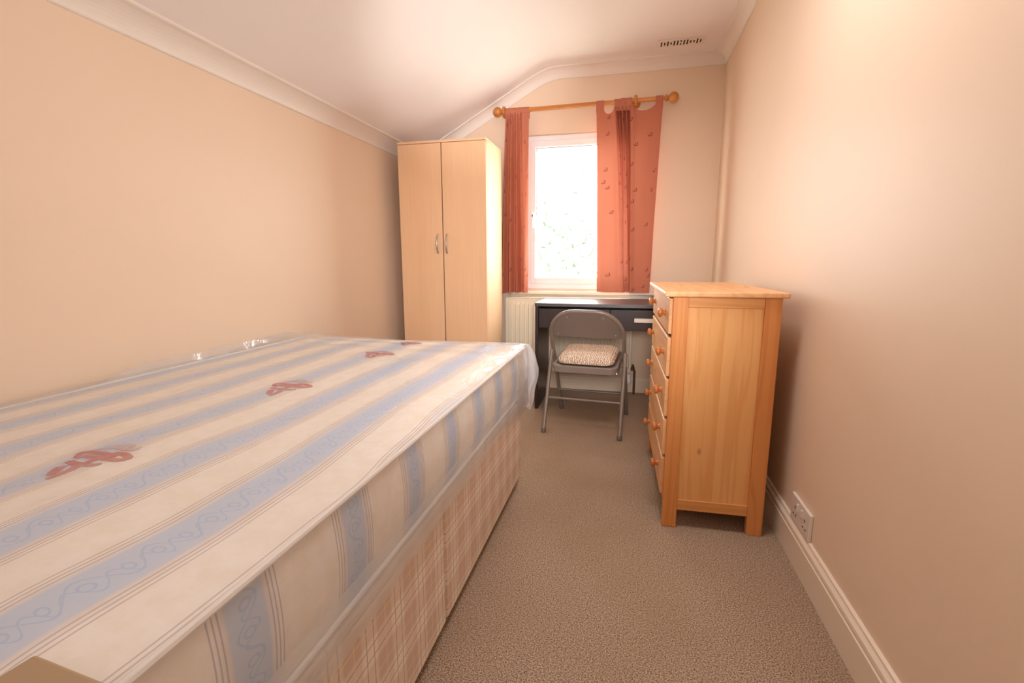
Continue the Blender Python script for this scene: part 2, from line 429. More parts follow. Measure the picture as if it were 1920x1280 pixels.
# window
win = empty('window_1', ((WX0+WX1)/2, YB+.07, WZ0)); struct(win, 'white framed window between terracotta curtains')
def wpart(name, b, mat, parent=win, bev=.004):
    ox, oy, oz = win.location
    return box(name, (b[0]-ox, b[1]-ox, b[2]-oy, b[3]-oy, b[4]-oz, b[5]-oz), mat, parent, bev)
y0, y1 = YB+.03, YB+.10
bm = bmesh.new(); ox, oy, oz = win.location
for b in ((WX0, WX0+.035, WZ0, WZ1), (WX1-.035, WX1, WZ0, WZ1), (WX0+.03, WX1-.03, WZ0, WZ0+.045), (WX0+.03, WX1-.03, WZ1-.04, WZ1)):
    bx(bm, b[0]-ox, b[1]-ox, y0-oy, y1-oy, b[2]-oz, b[3]-oz, .005)
from_bm('window_frame', bm, M['upvc'], win)
bm = bmesh.new()
for b in ((WX0+.033, WX0+.075, WZ0+.043, WZ1-.038), (WX1-.075, WX1-.033, WZ0+.043, WZ1-.038), (WX0+.07, WX1-.07, WZ0+.043, WZ0+.093), (WX0+.07, WX1-.07, WZ1-.088, WZ1-.038)):
    bx(bm, b[0]-ox, b[1]-ox, y0-.014-oy, y1-.02-oy, b[2]-oz, b[3]-oz, .006)
sash = from_bm('sash', bm, M['upvc'], win)
bm = bmesh.new()
for b in ((WX0+.074, WX0+.080, WZ0+.092, WZ1-.087), (WX0+.074, WX1-.074, WZ1-.093, WZ1-.087), (WX0+.074, WX1-.074, WZ0+.092, WZ0+.097)):
    bx(bm, b[0]-ox, b[1]-ox, y0+.004-oy, y0+.02-oy, b[2]-oz, b[3]-oz)
from_bm('glazing_gasket', bm, plain('grey_gasket', (150, 150, 155), .6), win)
wpart('glass_pane', (WX0+.07, WX1-.07, y0+.022, y0+.028, WZ0+.09, WZ1-.085), M['glass'], win, 0)
bm = bmesh.new(); bx(bm, WX0+.047-ox, WX0+.062-ox, y0-.026-oy, y0-.013-oy, 1.36-oz, 1.40-oz, .003); bx(bm, WX0+.049-ox, WX0+.060-ox, y0-.038-oy, y0-.024-oy, 1.28-oz, 1.39-oz, .004)
from_bm('window_handle', bm, M['upvc'], win)
wpart('keyhole', (WX0+.051, WX0+.058, y0-.041, y0-.037, 1.365, 1.38), M['dark'], win, 0)
wpart('window_sill', (WX0-.14, WX1+.14, YB-.055, YB+.035, WZ0-.036, WZ0-.012), M['gloss'], win, .006)
wpart('sill_apron', (WX0-.12, WX1+.12, YB-.014, YB, WZ0-.07, WZ0-.036), M['gloss'], win, .003)

# ---------------------------------------------------------------- outdoors
gr = box('garden_ground', (-14, 14, YB+.6, 26, -3.2, -3.0), M['ground'], None, 0); struct(gr)
def tree(name, loc, h, spread, count, seed, label):
    rnd = random.Random(seed); root = empty(name, loc); tag(root, label, 'tree', None)
    tube_obj('trunk', [(0, 0, 0), (.05, 0, h*.3), (-.05, .05, h*.55), (.02, 0, h*.8)], [.14, .11, .08, .04], M['bark'], root, 10)
    for i in range(6):
        a = rnd.uniform(0, 6.28); z0 = h*rnd.uniform(.45, .75); L = spread*rnd.uniform(.5, .9)
        tube_obj('branch', [(0, 0, z0), (L*.5*math.cos(a), L*.5*math.sin(a), z0+L*.3), (L*math.cos(a), L*math.sin(a), z0+L*.42)], [.045, .03, .012], M['bark'], root, 8)
    bm = bmesh.new()
    for i in range(count):
        a = rnd.uniform(0, 6.28); q = spread*math.sqrt(rnd.random()); z = h*.72+rnd.gauss(0, h*.13)
        c = Vector((q*math.cos(a), q*math.sin(a), z)); s = rnd.uniform(.04, .08)
        R = Matrix.Rotation(rnd.uniform(0, 6.28), 3, Vector((rnd.uniform(-1, 1), rnd.uniform(-1, 1), rnd.uniform(-1, 1))).normalized())
        vs = [bm.verts.new(c+R @ Vector(p)*s) for p in ((-1, 0, 0), (-.3, .45, .08), (.5, .35, .06), (1.1, 0, 0), (.5, -.35, .06), (-.3, -.45, .08))]
        bm.faces.new(vs)
    f = from_bm('foliage', bm, M['leaf'], root); f['kind'] = 'stuff'
tree('garden_tree', (-1.25, 9.5, -3.0), 5.6, 1.3, 420, 3, 'sunlit leafy garden tree seen faintly through the bright window')

# ---------------------------------------------------------------- bed
BX0, BX1, BY0, BY1 = -1.672, -0.462, 0.18, 2.185
def perim(x0, x1, y0, y1, r, n=10, step=.04):
    """rounded rectangle, counter-clockwise, as (point, outward normal)"""
    out = []
    def line(a, b, nrm):
        k = max(1, int((Vector(b)-Vector(a)).length/step))
        for i in range(k): out.append((Vector(a).lerp(Vector(b), i/k), Vector(nrm)))
    def arc(c, a0):
        for i in range(n):
            a = a0+math.pi/2*i/n; d = Vector((math.cos(a), math.sin(a), 0)); out.append((Vector(c)+d*r, d))
    line((x0+r, y0, 0), (x1-r, y0, 0), (0, -1, 0)); arc((x1-r, y0+r, 0), -math.pi/2)
    line((x1, y0+r, 0), (x1, y1-r, 0), (1, 0, 0)); arc((x1-r, y1-r, 0), 0)
    line((x1-r, y1, 0), (x0+r, y1, 0), (0, 1, 0)); arc((x0+r, y1-r, 0), math.pi/2)
    line((x0, y1-r, 0), (x0, y0+r, 0), (-1, 0, 0)); arc((x0+r, y0+r, 0), math.pi)
    return out
PER = perim(BX0, BX1, BY0, BY1, .06)
def top_z(x, y):
    e = min(x-BX0, BX1-x, y-BY0, BY1-y); e = max(e, 0)
    return .627+.018*(1-math.exp(-e/.14))+.007*noise.noise(Vector((x*3.1, y*1.7, .3)))*(1-math.exp(-e/.05))
bed = empty('divan_base', (0, 0, 0)); bed.location = ((BX0+BX1)/2, 1.15, 0)
tag(bed, 'cream and brown plaid divan bed base under the wrapped mattress', 'bed')
O = bed.location
for ya, yb in ((.24, 1.110), (1.114, 2.065)):
    box('base_section', (-1.655-O.x, -.456-O.x, ya-O.y, yb-O.y, .035, .408), M['plaid'], bed, .010, 3)
for x in (-1.55, -.58):
    for y in (.40, 1.0, 1.25, 1.92):
        lathe_obj('castor', [(-.012, .014), (-.010, .0175), (.010, .0175), (.012, .014)], (x-O.x, y-O.y, .0175), (0, 1, 0), M['rubber'], bed, 14)
mat_ = empty('mattress', ((BX0+BX1)/2, (BY0+BY1)/2, .41)); tag(mat_, 'cream mattress with blue scroll stripes wrapped in clear plastic', 'mattress')
OM = mat_.location.copy()
def put_m(name, bm, m, smooth=True):
    bmesh.ops.recalc_face_normals(bm, faces=bm.faces[:])
    me = bpy.data.meshes.new(name); bm.to_mesh(me); bm.free(); o = put(name, me, m, None, smooth)
    o.parent = mat_; o.matrix_parent_inverse = Matrix.Translation(-OM); return o     # mesh coordinates stay in room metres
cen = Vector(((BX0+BX1)/2, (BY0+BY1)/2, 0))
def ring_sheet(bm, per, zf, rings):
    rr = []
    for s in rings:
        row = []
        for p, n in per:
            q = cen+(p-cen)*s; row.append(bm.verts.new((q.x, q.y, zf(q.x, q.y))))
        rr.append(row)
    N = len(per)
    for a, b in zip(rr, rr[1:]):
        for k in range(N): bm.faces.new((a[k], a[(k+1) % N], b[(k+1) % N], b[k]))
    c = bm.verts.new((cen.x, cen.y, zf(cen.x, cen.y)))
    for k in range(N): bm.faces.new((rr[-1][k], rr[-1][(k+1) % N], c))
    return rr[0]
RINGS = [1, .99, .975, .955, .93]+[.93-.93*i/26 for i in range(1, 26)]
bm = bmesh.new(); ring_sheet(bm, PER, top_z, RINGS); put_m('top_panel', bm, M['tick_top'])
def border(z):
    t = (z-.42)/.205; return .010*math.sin(math.pi*t)-.004
bm = bmesh.new(); zs = [.42+.205*i/8 for i in range(9)]
rows = [[bm.verts.new((p+n*border(z)).to_tuple()[:2]+(z,)) for p, n in PER] for z in zs]
for a, b in zip(rows, rows[1:]):
    for k in range(len(PER)): bm.faces.new((a[k], a[(k+1) % len(PER)], b[(k+1) % len(PER)], b[k]))
bm.faces.new(rows[0][::-1])
put_m('side_border', bm, M['tick_side'])
for z in (.626, .421):
    bm = bmesh.new(); tube(bm, [(p.x+n.x*.002, p.y+n.y*.002, z) for p, n in PER], .0055, 8, False, True); put_m('piping', bm, M['piping'])
# printed red lettering on the third stripe, repeated along it
LOGO = [
 [(.026, -.084), (.027, -.065), (.024, -.042), (.016, -.025), (.021, -.009)],
 [(.010, -.070), (-.003, -.050), (-.006, -.040), (.001, -.036)],
 [(-.019, -.022), (-.019, -.016), (.001, -.021), (.022, -.021), (.042, -.020), (.054, -.011)],
 [(-.030, .002), (-.044, .022), (-.033, .030), (-.007, .030), (.020, .028), (.044, .023)],
 [(-.023, -.001), (-.024, .010), (-.006, .011), (.016, .010), (.039, .010), (.062, .008), (.075, .014), (.075, .024), (.051, .035), (.029, .038), (.026, .027), (.029, .013)],
 [(.020, -.017), (.019, -.001), (.021, .012)],
 [(-.011, -.039), (.001, -.051), (.016, -.071)],
]
FLOURISH = [
 [(-.032, .042), (-.025, .057), (-.011, .072), (.009, .079), (.026, .070), (.018, .058)],
 [(-.019, .049), (-.011, .063), (.018, .058), (.044, .060), (.042, .075)],
]
def strokes(name, shape, cx, cy, width, k, mat):
    bm = bmesh.new()
    for n_, st in enumerate(shape):
        P = [Vector((cx+a*k, cy+b*k, 0)) for a, b in st]; S = []
        for i in range(len(P)-1):
            p0, p1, p2, p3 = P[max(i-1, 0)], P[i], P[i+1], P[min(i+2, len(P)-1)]
            for q in range(6):
                t = q/6; S.append(.5*((2*p1)+(p2-p0)*t+(2*p0-5*p1+4*p2-p3)*t*t+(3*p1-p0-3*p2+p3)*t**3))
        S.append(P[-1]); pr = None
        for i, q in enumerate(S):
            d = (S[min(i+1, len(S)-1)]-S[max(i-1, 0)]).normalized(); nn = Vector((-d.y, d.x, 0))*width*k*(.65+.35*math.sin(math.pi*i/(len(S)-1)))
            a, b = q+nn, q-nn
            row = [bm.verts.new((v.x, v.y, top_z(v.x, v.y)+.0008+.0001*n_)) for v in (a, b)]
            if pr: bm.faces.new((pr[0], pr[1], row[1], row[0]))
            pr = row
    put_m(name, bm, mat)
for cy, k in ((.665, 1.0), (1.22, 1.05), (1.77, 1.0), (2.08, .85)):
    strokes('printed_emblem', LOGO, -1.022, cy, .0078, k, M['red_print'])
    strokes('printed_flourish', FLOURISH, -1.022, cy, .0065, k, M['mauve_print'])

# loose clear plastic bag round the mattress
def film_top(x, y):
    ex, ey = BX1-x, BY1-y
    w = noise.noise(Vector((x*5, y*2.2, 2))), noise.noise(Vector((x*14, y*5, 7))), noise.noise(Vector((x*2+y*6, y*9, 4)))
    near_end = math.exp(-max(0, ey)/.35)
    z = top_z(x, y)+.0075+.0035*w[0]+.0022*w[1]+.011*near_end*w[2]
    z += .030*math.exp(-((x-BX0)/.10)**2-((y-2.0)/.22)**2)
    z += .005*math.exp(-((x-BX0)/.08)**2)
    # a stiff crease in the loose film along the wall side
    fx = BX0+.060+.018*(y-1.5)+.006*w[2]
    z += .040*math.exp(-((x-fx)/.0115)**2)*math.exp(-((y-1.52)/.36)**6)
    fx = BX1-.10-.05*math.sin(y*7); z += .004*math.exp(-((x-fx)/.012)**2)*near_end
    return z
FR = sorted(set(RINGS+[.945-.0055*i for i in range(15)]+[.84, .80, .76, .72]), reverse=True)
bm = bmesh.new()
PER2 = perim(BX0-.006, BX1+.010, BY0-.010, BY1+.016, .065, 12, .022)
rr0 = ring_sheet(bm, PER2, lambda x, y: film_top(min(max(x, BX0), BX1), min(max(y, BY0), BY1)), FR)
N = len(PER2)
prev = rr0; H = 12
for h in range(1, H+1):
    t = h/H; row = []
    for i, (p, n) in enumerate(PER2):
        right = max(0, n.x); far = max(0, n.y); corner = math.exp(-((p.x-BX1)/.20)**2-((p.y-BY1)/.16)**2)
        zb = .405+.012*noise.noise(Vector((p.x*4, p.y*4, 1)))-.045*math.exp(-((p.y-2.1)/.25)**2)-.02*math.exp(-((p.y-.5)/.2)**2)
        z = film_top(min(max(p.x, BX0), BX1), min(max(p.y, BY0), BY1))*(1-t)+zb*t
        wr = noise.noise(Vector((p.x*16, p.y*16, z*3)))*.5+.5
        out = .004*math.sin(math.pi*t)+.010*t*wr*(right+far*.9+.1)+.055*corner*math.sin(math.pi*min(1, t*1.15))*(.25*right+far)
        if n.x < -.3: out = min(out, .004)
        q = p+n*out; row.append(bm.verts.new((q.x, q.y, z)))
    for k in range(N): bm.faces.new((prev[k], prev[(k+1) % N], row[(k+1) % N], row[k]))
    prev = row
put_m('plastic_wrap', bm, M['film'])
# doubled hem of the bag along the aisle side
bm = bmesh.new(); rows = []
for i in range(90):
    y = .22+(2.12-.22)*i/89; row = []
    for j in range(6):
        v = j/5; z = .487+.010*noise.noise(Vector((y*3, 0, 5)))-v*(.087+.02*math.exp(-((y-.5)/.2)**2)+.035*math.exp(-((y-2.0)/.2)**2)+.008*noise.noise(Vector((y*4, 3, 1))))
        row.append(bm.verts.new((BX1+.024+.010*v+.004*noise.noise(Vector((y*9, v, 2))), y, z)))
    rows.append(row)
for a, b in zip(rows, rows[1:]):
    for k in range(5): bm.faces.new((a[k], b[k], b[k+1], a[k+1]))
put_m('plastic_hem', bm, M['film_hem'])
# surplus film bunched round the far corner
bm = bmesh.new(); rows = []
PC = [(BX1+.012, 1.98), (BX1+.014, 2.06), (BX1+.018, 2.13), (BX1+.020, 2.185), (BX1+.004, 2.215), (BX1-.05, 2.225), (BX1-.14, 2.22), (BX1-.26, 2.215)]
def pc(u):
    u = max(0, min(.9999, u))*(len(PC)-1); i = int(u); t = u-i
    p0, p1, p2, p3 = [Vector((*PC[max(0, min(len(PC)-1, q))], 0)) for q in (i-1, i, i+1, i+2)]
    return .5*((2*p1)+(p2-p0)*t+(2*p0-5*p1+4*p2-p3)*t*t+(3*p1-p0-3*p2+p3)*t**3)
for i in range(61):
    u = i/60; p = pc(u); d = (pc(u+.02)-pc(u-.02)).normalized(); nn = Vector((d.y, -d.x, 0)); row = []
    g = math.exp(-((u-.58)/.22)**2)
    for j in range(19):
        v = j/18; z = .634-.285*v-.04*g*v+.012*noise.noise(Vector((u*7, 1, 3)))*v+.012*(1-g)*v*3*max(0, .4-u)
        out = .052*g*math.sin(math.pi*min(1, v**.75*.97))+.014*noise.noise(Vector((u*11, v*4, 6)))*min(1, v*4)
        q = p+nn*max(out, -.004*v); row.append(bm.verts.new((q.x, q.y, z)))
    rows.append(row)
for a, b in zip(rows, rows[1:]):
    for k in range(18): bm.faces.new((a[k], b[k], b[k+1], a[k+1]))
put_m('plastic_fold', bm, M['film_folded'])

tb = box('card_box', (0, .100, -.17, 0, 0, .018), M['tan_card'], None, .003)
tb.location = (-.521, .273, .654); tb.rotation_euler = (0, 0, math.radians(-5)); tag(tb, 'flat tan card box lying on the near corner of the mattress', 'box')

# ---------------------------------------------------------------- wardrobe
wx0, wx1, wy0, wy1, wz = -1.578, -.943, 3.179, 3.585, 1.828
wd = empty('wardrobe', ((wx0+wx1)/2, (wy0+wy1)/2, 0)); tag(wd, 'tall pale beech two-door wardrobe in the far left corner', 'wardrobe'); O = wd.location
def W(name, b, mat=M['beech'], parent=wd, bev=.0015): return box(name, (b[0]-O.x, b[1]-O.x, b[2]-O.y, b[3]-O.y, b[4], b[5]), mat, parent, bev)
W('side_panel', (wx0, wx0+.016, wy0+.018, wy1, 0, wz-.016)); W('side_panel', (wx1-.016, wx1, wy0+.018, wy1, 0, wz-.016))
W('top_panel', (wx0, wx1, wy0, wy1, wz-.016, wz)); W('back_panel', (wx0+.016, wx1-.016, wy1-.006, wy1, .07, wz-.016))
W('plinth', (wx0+.016, wx1-.016, wy0+.03, wy0+.046, 0, .07)); W('base_panel', (wx0+.016, wx1-.016, wy0+.02, wy1-.006, .07, .086))
mid = -1.258
for xa, xb, hx in ((wx0+.001, mid-.0035, mid-.037), (mid+.0035, wx1-.001, mid+.030)):
    d = W('door', (xa, xb, wy0, wy0+.016, .072, wz-.019))
    pts = [(hx-O.x, wy0-O.y-.004-.024*math.sin(math.pi*i/12)**.7, 1.078+.132*i/12) for i in range(13)]
    tube_obj('handle', pts, [.0045+.002*math.sin(math.pi*i/12) for i in range(13)], M['steel'], d, 10)

# ---------------------------------------------------------------- chest of drawers
ch = empty('chest_of_drawers', (.164, 1.815, 0), math.radians(1.3)); tag(ch, 'honey pine five-drawer chest with round knobs by right wall', 'chest of drawers')
D, L = .361, .80
for x0, x1 in ((0, .053), (.306, D)):
    for y0, y1 in ((0, .03), (L-.03, L)): box('post', (x0, x1, y0, y1, 0, .898), M['pine_post'], ch, .003)
for y0, y1 in ((.004, .026), (L-.026, L-.004)):
    box('side_rail', (.053, .306, y0, y1, .860, .897), M['pine_x'], ch, .0015); box('side_rail', (.053, .306, y0, y1, .074, .116), M['pine_x'], ch, .0015)
for k, (xa, xb) in enumerate(((.053, .088), (.088, .131), (.131, .178), (.178, .236), (.236, .306))):
    box('panel_board', (xa, xb, .010, .020, .116, .860), M['pine_z'], ch, .0006, 1); box('panel_board', (xa, xb, L-.020, L-.010, .116, .860), M['pine_z'], ch, .0006, 1)
box('top_slab', (-.033, .380, -.014, L+.014, .898, .917), M['pine_y'], ch, .005, 3)
box('back_panel', (D-.012, D-.006, .03, L-.03, .08, .897), M['pine_y'], ch, 0)
box('bottom_rail', (.004, .024, .03, L-.03, .085, .122), M['pine_y'], ch, .002)
for z0, z1 in ((.758, .892), (.597, .745), (.440, .586), (.286, .429), (.126, .275)):
    d = box('drawer', (-.012, .002, .022, L-.022, z0, z1), M['pine_y'], ch, .004, 2)
    box('drawer_box', (.002, .33, .04, L-.04, z0+.008, z1-.025), M['pine_y'], d, 0)
    for y in (.138, L-.138):
        zk = (z0+z1)/2+.002
        lathe_obj('knob', [(0, .0125), (.003, .0125), (.007, .0095), (.012, .0085), (.015, .013), (.019, .0175), (.024, .0185), (.029, .0165), (.0325, .010), (.0335, .002)], (-.010, y, zk), (-1, 0, 0), M['knob'], d, 18)

# ---------------------------------------------------------------- desk
dx0, dx1, dy0, dy1 = -.607, .398, 3.168, 3.655
dk = empty('desk', ((dx0+dx1)/2, (dy0+dy1)/2, 0)); tag(dk, 'dark brown two-drawer desk under the window', 'desk'); O = dk.location
def K(name, b, mat=M['espresso'], parent=dk, bev=.0015): return box(name, (b[0]-O.x, b[1]-O.x, b[2]-O.y, b[3]-O.y, b[4], b[5]), mat, parent, bev)
K('desk_top', (dx0, dx1, dy0, dy1, .722, .745), M['desk_top'], bev=.002)
K('side_panel', (dx0+.002, dx0+.024, dy0+.012, dy1-.01, 0, .722)); K('side_panel', (dx1-.024, dx1-.002, dy0+.012, dy1-.01, 0, .722))
K('drawer_shelf', (dx0+.024, dx1-.024, dy0+.03, dy1-.02, .572, .584)); K('back_rail', (dx0+.024, dx1-.024, dy1-.03, dy1-.014, .584, .722))
for xa, xb in ((dx0+.027, -.1065), (-.1025, dx1-.027)):
    d = K('drawer', (xa, xb, dy0+.010, dy0+.028, .576, .708))
    cx = (xa+xb)/2
    K('handle', (cx-.085, cx+.085, dy0-.004, dy0+.010, .630, .656), M['handle_white'], d, .003)

# ---------------------------------------------------------------- folding chair
cr = empty('folding_chair', (-.219, 2.963, 0), math.radians(-4.6)); tag(cr, 'taupe metal folding chair with tubular frame facing the desk', 'chair')
HW = .218
fy = lambda z: .247-.447*z/.735
pts = []
def arch():
    P = [(-HW-.004, fy(0), 0), (-HW, fy(.45), .45), (-HW, fy(.575), .575)]
    r = .155; zc = .735-r; x_ = -HW+r
    for i in range(0, 11):
        a = math.pi-math.pi/2*i/10; P.append((x_+r*math.cos(a), fy(zc+r*math.sin(a)), zc+r*math.sin(a)))
    return P+[(-x, y, z) for x, y, z in reversed(P)]
A = arch(); A[0] = (A[0][0], A[0][1], .02); A[-1] = (A[-1][0], A[-1][1], .02)
tube_obj('back_frame', A, .0125, M['chair'], cr, 12)
# backrest sheet: fills the arch, slightly dished
bm = bmesh.new(); cols = 25; rowsn = 8; g = []
for i in range(cols):
    x = -HW+.008+(2*HW-.016)*i/(cols-1)
    ax = abs(x); r = .155; lim = HW-r
    zt = .735 if ax <= lim else .735-r+math.sqrt(max(0, r*r-(ax-lim)**2))
    zt -= .004; zb = .572
    zt = max(zt, zb+.004); dish = .022*(1-(ax/HW)**2)
    g.append([(x, fy(zb+(zt-zb)*j/(rowsn-1))-dish*(1 if True else 0), zb+(zt-zb)*j/(rowsn-1)) for j in range(rowsn)])
front = [[bm.verts.new(p) for p in c] for c in g]; backv = [[bm.verts.new((p[0], p[1]+.004, p[2])) for p in c] for c in g]
for i in range(cols-1):
    for j in range(rowsn-1):
        bm.faces.new((front[i][j], front[i+1][j], front[i+1][j+1], front[i][j+1])); bm.faces.new((backv[i][j], backv[i][j+1], backv[i+1][j+1], backv[i+1][j]))
    bm.faces.new((front[i][0], backv[i][0], backv[i+1][0], front[i+1][0])); bm.faces.new((front[i][-1], front[i+1][-1], backv[i+1][-1], backv[i][-1]))
br = from_bm('backrest', bm, M['chair'], cr, True)
for x, z in ((-.105, .700), (.105, .700), (-.172, .592), (.172, .592)):
    y = fy(z)-.022*(1-(abs(x)/HW)**2)
    lathe_obj('rivet', [(-.001, .004), (.0015, .0035), (.003, .001)], (x, y, z), (0, -1, 0), M['rivet'], br, 10)
for s in (-1, 1):
    xr = s*(HW-.002)+s*.024
    lx = s*.226
    tube_obj('rear_leg', [(lx, -.247, .018), (lx, -.150, .245), (lx, -.052, .474), (lx, -.049, .480)], [.0115, .0115, .0115, .006], M['chair'], cr, 12)
    lathe_obj('foot_cap', [(0, .0135), (.002, .0145), (.024, .0145), (.026, .0135)], (lx, -.250, 0), (0, .25, 1), M['rubber'], cr, 14)
    lathe_obj('foot_cap', [(0, .0145), (.002, .0155), (.024, .0155), (.026, .0145)], (s*(HW+.004), .250, 0), (0, -.35, 1), M['rubber'], cr, 14)
    lathe_obj('pivot_bolt', [(0, .008), (.006, .008), (.008, .004)], (s*(HW-.03), -.165, .372), (0, -1, 0), M['rivet'], cr, 12)
tube_obj('rear_stretcher', [(-.226, -.164, .198), (.226, -.164, .198)], .0075, M['chair'], cr, 10)
zf = .17; tube_obj('front_stretcher', [(-HW-.002, fy(zf), zf), (HW+.002, fy(zf), zf)], .0075, M['chair'], cr, 10)
# seat pan with turned-down rim
def rr_poly(x0, x1, y0, y1, r, n=6): return [(p.x, p.y) for p, _ in perim(x0, x1, y0, y1, r, n, .08)]
def tilt(y): return .408+.036*(y+.19)/.40
bm = bmesh.new(); OUT = rr_poly(-.196, .196, -.195, .20, .05); INN = rr_poly(-.178, .178, -.177, .182, .04)
nO = len(OUT)
def ringv(pts, dz): return [bm.verts.new((x, y, tilt(y)+dz)) for x, y in pts]
r1 = ringv(OUT, -.038); r2 = ringv(OUT, -.004); r3 = ringv([(x*.985, y*.985) for x, y in OUT], 0.0); r4 = ringv([(x*.91, y*.91) for x, y in OUT], 0.0); r5 = ringv([(x*.88, y*.88) for x, y in OUT], -.010)
for a, b in zip((r1, r2, r3, r4), (r2, r3, r4, r5)):
    for k in range(nO): bm.faces.new((a[k], a[(k+1) % nO], b[(k+1) % nO], b[k]))
bm.faces.new(r5)
from_bm('seat_pan', bm, M['chair'], cr)
# loose striped cushion on the seat
cu = empty('seat_cushion', cr.location, cr.rotation_euler.z); cu.location.z = 0.40; tag(cu, 'striped straw-coloured seat pad on the folding chair', 'cushion')
bm = bmesh.new(); CU = rr_poly(-.170, .170, -.170, .178, .06, 8); nC = len(CU); rings = []
for s, h in ((.93, 0.0), (.985, .006), (1.0, .016), (.99, .027), (.955, .037), (.88, .046), (.72, .052), (.5, .055), (.25, .056)):
    rings.append([bm.verts.new((x*s, y*s, tilt(y*s)-.40+.001+h)) for x, y in CU])
for a, b in zip(rings, rings[1:]):
    for k in range(nC): bm.faces.new((a[k], a[(k+1) % nC], b[(k+1) % nC], b[k]))
bm.faces.new(rings[0][::-1]); bm.faces.new(rings[-1])
from_bm('cushion_cover', bm, M['cushion'], cu, True)

# ---------------------------------------------------------------- radiator
rx0, rx1, rz0, rz1, ryf = -.945, .045, .170, .738, 3.690
rd = empty('radiator', ((rx0+rx1)/2, 3.73, rz0)); tag(rd, 'cream ribbed panel radiator behind the desk', 'radiator'); O = rd.location
bm = bmesh.new(); n = 27; pitch = (rx1-rx0-.03)/n
prof = []
for i in range(n):
    x = rx0+.015+i*pitch
    prof += [(x, 0), (x+pitch*.30, 0), (x+pitch*.42, -.010), (x+pitch*.88, -.010)]
prof += [(rx1-.015, 0)]
for (za, zb, ka, kb) in ((rz0, rz0+.035, 0, 0), (rz0+.035, rz0+.05, 0, 1), (rz0+.05, rz1-.055, 1, 1), (rz1-.055, rz1-.035, 1, 0), (rz1-.035, rz1, 0, 0)):
    va = [bm.verts.new((x-O.x, ryf+d*ka-O.y, za-O.z)) for x, d in prof]; vb = [bm.verts.new((x-O.x, ryf+d*kb-O.y, zb-O.z)) for x, d in prof]
    for i in range(len(prof)-1): bm.faces.new((va[i], va[i+1], vb[i+1], vb[i]))
bmesh.ops.remove_doubles(bm, verts=bm.verts[:], dist=1e-5)
from_bm('front_panel', bm, M['radiator'], rd)
def Rb(name, b, mat=M['radiator'], parent=rd, bev=.003): return box(name, (b[0]-O.x, b[1]-O.x, b[2]-O.y, b[3]-O.y, b[4]-O.z, b[5]-O.z), mat, parent, bev)
Rb('back_panel', (rx0+.01, rx1-.01, ryf+.05, ryf+.06, rz0, rz1))
Rb('end_cap', (rx0, rx0+.016, ryf-.002, ryf+.062, rz0, rz1)); Rb('end_cap', (rx1-.016, rx1, ryf-.002, ryf+.062, rz0, rz1))
Rb('top_grille', (rx0+.016, rx1-.016, ryf-.004, ryf+.062, rz1-.004, rz1+.006))
for x in (rx0+.2, rx1-.2): Rb('bracket', (x-.015, x+.015, ryf+.06, YB-.001, rz0+.1, rz0+.4))
pipe = tube_obj('supply_pipe', [(.075-O.x, 3.715-O.y, -O.z), (.075-O.x, 3.715-O.y, .185-O.z), (.070-O.x, 3.715-O.y, .197-O.z), (.03-O.x, 3.715-O.y, .200-O.z)], .009, M['copper'], rd, 10)
lathe_obj('lockshield_valve', [(0, .010), (.004, .014), (.022, .014), (.026, .010), (.045, .009)], (.062-O.x, 3.715-O.y, .190-O.z), (0, 0, 1), M['brass'], rd, 14)
tube_obj('return_pipe', [(rx0-.02-O.x, 3.72-O.y, -O.z), (rx0-.02-O.x, 3.72-O.y, .20-O.z), (rx0-O.x, 3.72-O.y, .205-O.z)], .009, M['copper'], rd, 10)
lathe_obj('thermostatic_valve', [(0, .010), (.006, .017), (.028, .018), (.032, .015), (.036, .020), (.066, .021), (.074, .016), (.076, .004)], (.030-O.x, 3.690-O.y, .166-O.z), (.05, -.05, -1), M['upvc'], rd, 18)

# ---------------------------------------------------------------- curtain pole and curtains
PY, PZ, PR = 3.700, 2.133, .0145
pl = empty('curtain_pole', (-.37, PY, PZ), 0); tag(pl, 'varnished wooden curtain pole with ball ends above the window', 'curtain pole')
pl.rotation_euler = (0, -math.radians(.45), 0)
tube_obj('rod', [(-.585, 0, 0), (.585, 0, 0)], PR, M['pole'], pl, 16)
FIN = [(-.012, .013), (-.008, .021), (.002, .021), (.006, .013), (.012, .012)]+[(.046+d, r) for d, r in sph(0, .0355, 14)[2:]]
lathe_obj('finial', FIN, (.585, 0, 0), (1, 0, 0), M['pole'], pl, 20); lathe_obj('finial', FIN, (-.585, 0, 0), (-1, 0, 0), M['pole'], pl, 20)
for x in (.377, -.580):
    b = lathe_obj('bracket', [(0, .034), (.008, .034), (.012, .026), (.020, .015), (.05, .012), (.066, .013)], (x, YB-PY, 0), (0, -1, 0), M['pole'], pl, 18)
    bm = bmesh.new(); tube(bm, [(x, .026*math.cos(2*math.pi*k/20), .026*math.sin(2*math.pi*k/20)) for k in range(20)], .011, 10, False, True)
    from_bm('bracket_ring', bm, M['pole'], b, True)

